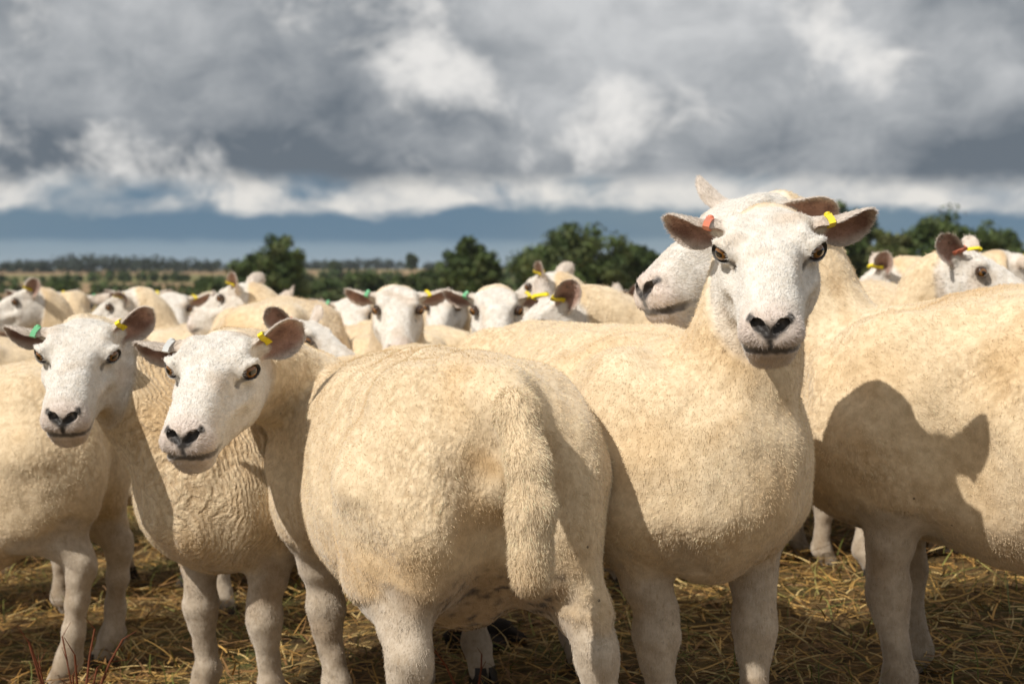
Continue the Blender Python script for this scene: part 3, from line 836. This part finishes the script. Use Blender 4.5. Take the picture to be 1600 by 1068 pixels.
def straw(name, n, x0, x1, y0, y1, pal, ln, wid, lift, seed, power=1.):
    rs = np.random.RandomState(seed)
    x = rs.uniform(x0, x1, n); y = y0 + (y1 - y0) * rs.rand(n) ** power
    z = np.array([ground(a, b) for a, b in zip(x, y)])
    L = rs.uniform(*ln, n); az = rs.uniform(0, 6.283, n); up = np.abs(rs.normal(0, lift, n)); W = rs.uniform(*wid, n)
    d = np.stack([np.cos(az) * np.cos(up), np.sin(az) * np.cos(up), np.sin(up)], 1)
    sd = np.stack([-np.sin(az), np.cos(az), rs.normal(0, .5, n)], 1); sd /= np.linalg.norm(sd, axis=1)[:, None]
    bend = rs.normal(0, .22, n)
    base = np.stack([x, y, z + .004 + .05 * rs.rand(n) ** 2], 1) - d * (L * .3)[:, None] * (up < .5)[:, None]
    V = np.empty((n, 8, 3))
    for i in range(4):
        s = i / 3
        c = base + d * (L * s)[:, None] + sd * (bend * L * s * s)[:, None] - np.stack([0 * L, 0 * L, L * s * s * up * .35], 1)
        w = W * (1 - .55 * s)
        V[:, i * 2] = c - sd * w[:, None]; V[:, i * 2 + 1] = c + sd * w[:, None]
    k = np.arange(n)[:, None] * 8
    Q = np.concatenate([k + np.array([[2 * i, 2 * i + 1, 2 * i + 3, 2 * i + 2]]) for i in range(3)])
    pc = np.array(pal)[rs.randint(0, len(pal), n)] * rs.uniform(.7, 1.25, (n, 1))
    me = mesh_from(name, V.reshape(-1, 3), Q, np.repeat(pc, 8, 0), smooth=False); me.materials.append(MT['straw'])
    return link(name, me)
tag(straw('straw', 85000, -3.6, 3.6, 2.1, 9.5, [(.48, .29, .085), (.55, .40, .17), (.38, .21, .06), (.18, .095, .035), (.42, .25, .075), (.24, .13, .05)], (.03, .15), (.0012, .0030), .30, 1, 1.25),
    'golden straw and broken stubble strewn over the dark soil', 'straw', kind='stuff')
tag(straw('grass', 15000, -3.6, 3.6, 2.1, 9.5, [(.13, .15, .035), (.20, .20, .05), (.30, .26, .08)], (.05, .16), (.0010, .0024), .9, 2, 1.25),
    'thin olive grass blades growing up through the straw', 'grass', kind='stuff')

# ------------------------------------------------------------------ trees and hedges
def leaves(rs, centres, radii, per, size, cols):
    """leaf quads scattered on and in clumps"""
    n = len(centres) * per
    c = np.repeat(centres, per, 0); r = np.repeat(radii, per)
    d = rs.normal(size=(n, 3)); d /= np.linalg.norm(d, axis=1)[:, None]
    p = c + d * (r * rs.uniform(.35, 1.05, n))[:, None] * A3(1, 1, .8)
    nn = d + rs.normal(0, .6, (n, 3)); nn /= np.linalg.norm(nn, axis=1)[:, None]
    a = np.cross(nn, rs.normal(size=(n, 3))); a /= np.linalg.norm(a, axis=1)[:, None]; b = np.cross(nn, a)
    s = (size * rs.uniform(.6, 1.4, n))[:, None]
    V = np.stack([p - a * s, p - b * s * .55, p + a * s, p + b * s * .55], 1).reshape(-1, 3)
    col = np.repeat(np.array(cols)[rs.randint(0, len(cols), len(centres))], per, 0) * rs.uniform(.65, 1.35, (n, 1))
    return V, np.arange(n * 4).reshape(-1, 4), np.repeat(col, 4, 0)
GREENS = [(.055, .085, .022), (.070, .100, .028), (.040, .065, .018), (.085, .105, .035)]
def limb_mesh(segs):
    bm = bmesh.new()
    for a, b, ra, rb in segs:
        a, b = Vector(a), Vector(b); q = (b - a).to_track_quat('Z', 'X').to_matrix(); rows = []
        for p, r in ((a, ra), (b, rb)):
            rows.append([bm.verts.new(p + q @ Vector((r * math.cos(k * 1.0472), r * math.sin(k * 1.0472), 0))) for k in range(6)])
        for k in range(6): bm.faces.new((rows[0][k], rows[0][(k + 1) % 6], rows[1][(k + 1) % 6], rows[1][k]))
    return bm_mesh('trunk', bm, MT['bark'])
def tree(label, cx, top, half, d, seed, squash=.8, group='trees beyond the field', cols=GREENS, nclump=150):
    rs = np.random.RandomState(seed)
    X = (cx - 800) / 2222 * d; gz = ground(X, d); ztop = CAM_H - (top - 425) / 2222 * d; H = ztop - gz; Rw = half / 2222 * d
    root = link('tree', None); root.location = (X, d, gz - .1); tag(root, label, 'tree', group)
    rz = min(H * .46, Rw * squash * 1.15); cz = H - rz
    segs = [((0, 0, 0), (.1, 0, H * .30), H * .035, H * .026), ((.1, 0, H * .30), (0, .1, cz), H * .026, H * .015)]
    n = nclump; dirs = rs.normal(size=(n, 3)); dirs /= np.linalg.norm(dirs, axis=1)[:, None]
    lump = 1 + .20 * wob(dirs + seed, 2.6, seed % 6) + .10 * wob(dirs, 6, (seed + 2) % 6)
    rr = rs.uniform(.35, .93, n) ** .6 * lump
    C = dirs * A3(Rw, Rw, rz) * rr[:, None] + A3(0, 0, cz)
    skirt = rs.normal(size=(n // 3, 3)) * A3(Rw * .45, Rw * .45, H * .13) + A3(0, 0, cz - rz * .75)      # lower boughs
    C = np.concatenate([C, skirt]); C[:, 2] = np.maximum(C[:, 2], H * .08)
    for k in range(9):
        c = C[rs.randint(0, n)]; s = rs.uniform(.3, .8); a = A3(.05, .05, cz * (.45 + .5 * rs.rand()))
        segs.append((a, a + (c - a) * .5 + A3(0, 0, .02 * H), H * .012, H * .008)); segs.append((a + (c - a) * .5 + A3(0, 0, .02 * H), c, H * .008, H * .003))
    link('trunk', limb_mesh(segs), root)
    V, Q, c = leaves(rs, C, Rw * rs.uniform(.17, .30, len(C)), 95, max(.20, d * .0017), cols)
    me = mesh_from('crown', V, Q, c, smooth=False); me.materials.append(MT['leaf']); link('crown', me, root)
T = [('round-crowned field tree standing alone above the low hedges', 424, 372, 57, 170, .95),
     ('upright tree with narrow crown beside the broad dark tree', 737, 377, 46, 160, 1.0),
     ('broad dark tree with wide spreading crown, largest of its clump', 884, 345, 86, 155, .85),
     ('small rounded tree just beyond the broad dark tree', 990, 381, 38, 165, .8),
     ('low tree half hidden by the raised head of the profile ewe', 1060, 392, 46, 175, .8),
     ('tall tree rising behind the ears of the alert ewe', 1246, 312, 66, 150, .9),
     ('dark tree next to the tall one behind the alert ewe', 1318, 326, 46, 155, 1.0),
     ('pale olive tree at the thin end of the long tree belt', 1392, 360, 44, 140, 1.0),
     ('bulky tree in the middle of the long tree belt', 1478, 338, 78, 140, .8),
     ('sloping-topped tree in the long tree belt', 1560, 366, 60, 145, .8),
     ('last tree of the long tree belt by the tan field', 1640, 385, 60, 150, .8)]
for i, (lb, cx, tp, hw, d, sq) in enumerate(T):
    tree(lb, cx, tp, hw, d, 20 + i, sq, cols=GREENS if i != 7 else [(.10, .11, .04), (.08, .10, .03)])
B_ = [('small bushy tree in front of the far wooded ridge', 568, 424, 40, 260), ('thicket of low bushes by the pale field strip', 640, 428, 36, 240),
      ('dark bush beside the upright tree', 690, 408, 30, 300), ('little round tree standing out on the far ridge', 643, 398, 8, 900), ('small dark tree on the skyline of the far ridge', 524, 410, 9, 900),
      ('bushy hedge tree below the brown field', 90, 436, 30, 260), ('scrubby hedge tree by the round-crowned tree', 330, 436, 34, 260), ('olive bush right of the round-crowned tree', 505, 432, 36, 250)]
for i, (lb, cx, tp, hw, d) in enumerate(B_):
    tree(lb, cx, tp, hw, d, 60 + i, .8, 'bushes in the valley', nclump=50)

def hedge(label, x0, x1, y0, y1, h, seed, kind=None, name='hedge', cols=GREENS, step=2.2, cat='hedge'):
    rs = np.random.RandomState(seed); L = math.hypot(x1 - x0, y1 - y0); n = int(L / (step * .62))
    t = (np.arange(n) + rs.rand(n)) / n
    X = x0 + (x1 - x0) * t + rs.normal(0, h * .3, n); Y = y0 + (y1 - y0) * t + rs.normal(0, h * .4, n)
    hh = h * (.65 + .35 * wob(np.stack([X, Y, 0 * X], 1) / (h * 5), 1.3, seed % 5) + .25 * rs.rand(n))
    Z = np.array([ground(a, b) for a, b in zip(X, Y)])
    C = np.concatenate([np.stack([X, Y, Z + hh * f], 1) for f in (.3, .7)]); r = np.concatenate([hh * .5, hh * .42]) * (1.6 if kind else 1.25)
    o = A3(x0, y0, ground(x0, y0))
    V, Q, c = leaves(rs, C - o, np.maximum(r, .4), 26, h * .16, cols)
    me = mesh_from(name, V, Q, c, smooth=False); me.materials.append(MT['leaf'])
    ob = link(name, me); ob.location = o; tag(ob, label, cat, None, kind)
hedge('low dark hedge crossing the valley below the field tree', -110, 40, 235, 255, 3.0, 1)
hedge('second hedge line across the valley beyond the low one', -180, 60, 380, 400, 4.5, 2)
hedge('hedge running along the foot of the brown hillside', -330, 140, 610, 640, 6, 3, step=3.5)
hedge('hedge on the right behind the long tree belt', 40, 150, 190, 220, 4.0, 4)
DK = [(.030, .045, .028), (.024, .036, .024)]
hedge('dark wood along the far left ridge', -800, -150, 1330, 1420, 11, 5, 'stuff', 'distant_wood', DK, 5, 'wood')
hedge('dark wood along the far ridge beyond the trees', -210, 420, 1500, 1380, 10, 6, 'stuff', 'distant_wood', DK, 5, 'wood')
hedge('thin wood on the hillside under the ridge', -560, -210, 980, 1010, 8, 7, 'stuff', 'distant_wood', DK, 5, 'wood')
hedge('dark wood along the ridge to the right', 380, 1100, 1400, 1300, 10, 8, 'stuff', 'distant_wood', DK, 5, 'wood')

# ------------------------------------------------------------------ dead stems and a clod among the straw
def stem_plant(label, x, y, h, n, seed, spread=.12):
    rs = np.random.RandomState(seed); root = link('dead_plant', None); z = ground(x, y); root.location = (x, y, z)
    tag(root, label, 'dead plant', 'dead plants among the straw')
    for k in range(n):
        az = rs.uniform(0, 6.28); p = Vector((rs.normal(0, .012), rs.normal(0, .012), -.01)); d = Vector((math.cos(az) * spread * rs.rand() * 2, math.sin(az) * spread * rs.rand() * 2, 1)).normalized()
        hh = h * rs.uniform(.6, 1.0); segs = []; q = p; r = rs.uniform(.0028, .0045)
        for i in range(5):
            e = q + d * (hh / 5); segs.append((q, e, r, r * .86)); r *= .86
            if i > 1:
                s = (d + Vector(rs.normal(0, .6, 3))).normalized(); segs.append((e, e + s * hh * .13, r * .6, r * .25))
            q = e; d = (d + Vector(rs.normal(0, .09, 3))).normalized()
        me = limb_mesh(segs); me.materials.clear(); me.materials.append(MT['stem']); link('stem', me, root)
stem_plant('clump of red-brown dead dock stems in front of the flank-only ewe', -.855, 2.72, .36, 6, 3)
stem_plant('short dead dock stem by the hind foot of the tailed ewe', .19, 2.26, .33, 2, 4, .05)
stem_plant('leaning russet stem beneath the tailed ewe', -.03, 2.95, .24, 2, 9, .35)
stem_plant('thin broken stems by the front leg of the wrinkled ewe', -.93, 3.0, .30, 4, 12, .3)
def clod(label, x, y, r, seed):
    bm = bmesh.new(); bmesh.ops.create_icosphere(bm, subdivisions=4, radius=1)
    P = np.array([v.co for v in bm.verts]); k = 1 + .16 * wob(P + seed, 2.2, 1) + .10 * wob(P, 6, 2) + .05 * wob(P, 14, 3)
    for v, q in zip(bm.verts, P * k[:, None] * A3(r * 1.25, r, r * .75)): v.co = q
    o = link('soil_clod', bm_mesh('soil_clod', bm, MT['clod'])); o.location = (x, y, ground(x, y) + r * .35); tag(o, label, 'clod')
clod('dark lump of soil lying in the straw behind the tailed ewe', -.075, 3.62, .075, 3)
HAIR = 190000
BGHAIR = 14000
sheep_A(); sheep_B(); sheep_C(); sheep_D(); sheep_E()
# ------------------------------------------------------------------ the flock behind
EL, ER_ = ((-.25, 1, .15), (.85, .1, -.35)), ((-.25, -1, .15), (.85, -.1, -.35))
UL, UR = ((-.55, .8, .55), (.6, .6, .0)), ((-.55, -.8, .55), (.6, -.6, .0))
BG = dict(ahead=dict(eye=(.72, 0, .90), head=(0, 32, 0), ears=[EL, ER_]), left=dict(eye=(.58, .20, .90), head=(58, 28, 0), ears=[EL, ER_]),
          right=dict(eye=(.58, -.20, .90), head=(-58, 28, 0), ears=[EL, ER_]), up=dict(eye=(.66, .03, .95), head=(12, 22, 0), ears=[UL, UR]),
          low=dict(eye=(.80, .04, .72), head=(8, 38, 0), ears=[UL, UR]))
for k, v in BG.items(): v.update(res=(.016, .0062), hs=1.0, earlen=1.08)
def bg(label, key, ex, ey, d, yaw, tags=(None, None)):
    P = BG[key]; heading = yaw - P['head'][0]; W = Vector(px(ex, ey - 7, d)); t = 0
    size = 1.
    for _ in range(4):
        off = Matrix.Rotation(math.radians(heading), 3, 'Z') @ Vector((P['eye'][0], P['eye'][1], 0)) * size
        loc = Vector((W.x - off.x, W.y - off.y, 0)); loc.z = ground(loc.x, loc.y)
        size = min(1.16, max(.84, (W.z - loc.z) / P['eye'][2]))
    make_sheep(label, P, loc, heading, t, BGHAIR, tags, seed=11 + list(BG).index(key), mesh_key=key, size=size, hair_scale=1.7)
FLOCK = [
 ('ewe looking forward over a pale back, green tag and yellow tag, nose above the fleece', 'ahead', 622, 491, 4.9, -84, ('yellow', 'green')),
 ('ewe with spotted nose looking forward, ears spread, beside the tailed ewe rump', 'left', 776, 492, 4.45, -90, ('yellow', 'green')),
 ('smaller ewe peering forward from behind the green-tagged ewe', 'right', 553, 500, 6.0, -78, ('yellow', 'green')),
 ('ewe looking away with upright ears, behind the spotted-nosed ewe', 'up', 838, 455, 5.7, 152, ('yellow', None)),
 ('ewe facing the alert ewe flank with head lowered and yellow tag', 'low', 838, 514, 4.2, 195, ('yellow', 'yellow')),
 ('ewe with salmon tag looking sideways behind the profile muzzle', 'low', 962, 494, 6.3, 195, ('orange', 'orange')),
 ('half-hidden ewe showing its ear with salmon tag behind the turned head', 'up', 497, 538, 4.25, -22, (None, 'orange')),
 ('long-necked ewe facing away to the hedge, ears pricked', 'up', 356, 472, 6.0, 168, ('yellow', None)),
 ('ewe beside the long-necked one with one ear pricked', 'up', 442, 484, 7.9, 60, (None, None)),
 ('ewe with pink ears looking forward past the green-tagged head', 'right', 270, 489, 7.4, -70, ('yellow', None)),
 ('ewe grazing low with ears and yellow tags over the turned head', 'low', 388, 512, 6.5, 112, ('yellow', 'yellow')),
 ('ewe with one ear raised at the far end of the flock', 'up', 24, 478, 7.0, 200, ('yellow', None)),
 ('ewe turned away behind the flank-only ewe', 'ahead', 118, 486, 8.4, 100, (None, 'green')),
 ('ewe with drooping dark ear near the green-tagged ewe', 'left', 176, 486, 6.6, 185, ('yellow', None)),
 ('ewe with yellow tag and low head beyond the big-bellied back', 'low', 1352, 455, 5.4, 170, ('yellow', 'yellow')),
 ('ewe with upright ear and salmon tag over the big-bellied back', 'up', 1540, 432, 3.95, -30, ('yellow', 'orange')),
 ('ewe with small yellow tag behind the salmon-tagged upright ear', 'right', 1594, 430, 5.0, 20, ('yellow', 'yellow')),
 ('distant ewe grazing between the tree belt and the big-bellied ewe', 'low', 1412, 462, 8.5, 20, (None, None)),
 ('distant ewe standing with back turned past the pricked ears', 'low', 520, 505, 9.0, 140, (None, None)),
 ('pale ewe grazing behind the green-tagged head', 'low', 215, 520, 5.6, 20, (None, None)),
 ('ewe hidden up to its back behind the flank-only ewe', 'low', 40, 525, 5.6, 10, (None, None)),
 ('ewe grazing behind the alert ewe back', 'low', 1010, 500, 5.4, 200, (None, None)),
]
FLOCK += [
 ('ewe with spread ears in the far row behind the pink-eared ewe', 'ahead', 215, 480, 9.0, -80, ('yellow', None)),
 ('ewe watching from the far row left of the long-necked ewe', 'left', 318, 486, 8.6, -95, (None, 'yellow')),
 ('ewe of the back row peeping between two forward faces', 'right', 692, 487, 6.4, -100, ('yellow', None)),
 ('ewe of the back row next to the muzzle of the profile ewe', 'ahead', 925, 482, 6.8, -110, ('orange', None)),
 ('ewe in the back row by the small bush, ears level', 'ahead', 66, 482, 8.8, -75, ('yellow', None)),
 ('ewe half turned in the back row below the tree belt', 'left', 1440, 452, 7.0, 190, ('yellow', None)),
]
for r in FLOCK: bg(*r)

def bg_at(label, key, x, y, heading, size):
    make_sheep(label, BG[key], (x, y, ground(x, y)), heading, 0, BGHAIR, (None, None), seed=11 + list(BG).index(key), mesh_key=key, size=size, hair_scale=1.7)
bg_at('ewe of which only the legs show beneath the big-bellied ewe', 'low', 1.50, 4.35, 172, .84)
bg_at('ewe of which only the legs show between the alert ewe and the big-bellied ewe', 'low', .62, 4.25, 12, .84)
bg_at('pale ewe behind the turned neck of the tailed ewe, legs showing below', 'low', -.75, 4.75, 185, .84)
bg_at('ewe whose legs show behind the wrinkled ewe', 'low', -1.75, 4.55, 10, .84)
# ------------------------------------------------------------------ air
bm = bmesh.new(); bmesh.ops.create_cube(bm, size=1)
hz = link('haze', bpy.data.meshes.new('haze')); bm.to_mesh(hz.data); bm.free()
hz.location = (0, 1585, 10); hz.scale = (5000, 3250, 38); tag(hz, kind='stuff')
hm_ = bpy.data.materials.new('haze_air'); hm_.use_nodes = True; t = NT(hm_.node_tree); t.n.clear()
pv = t.node('ShaderNodeVolumePrincipled'); pv.inputs['Color'].default_value = (.80, .88, .96, 1); pv.inputs['Density'].default_value = .00008
o_ = t.node('ShaderNodeOutputMaterial'); t.l.new(pv.outputs[0], o_.inputs['Volume'])
hz.data.materials.append(hm_)
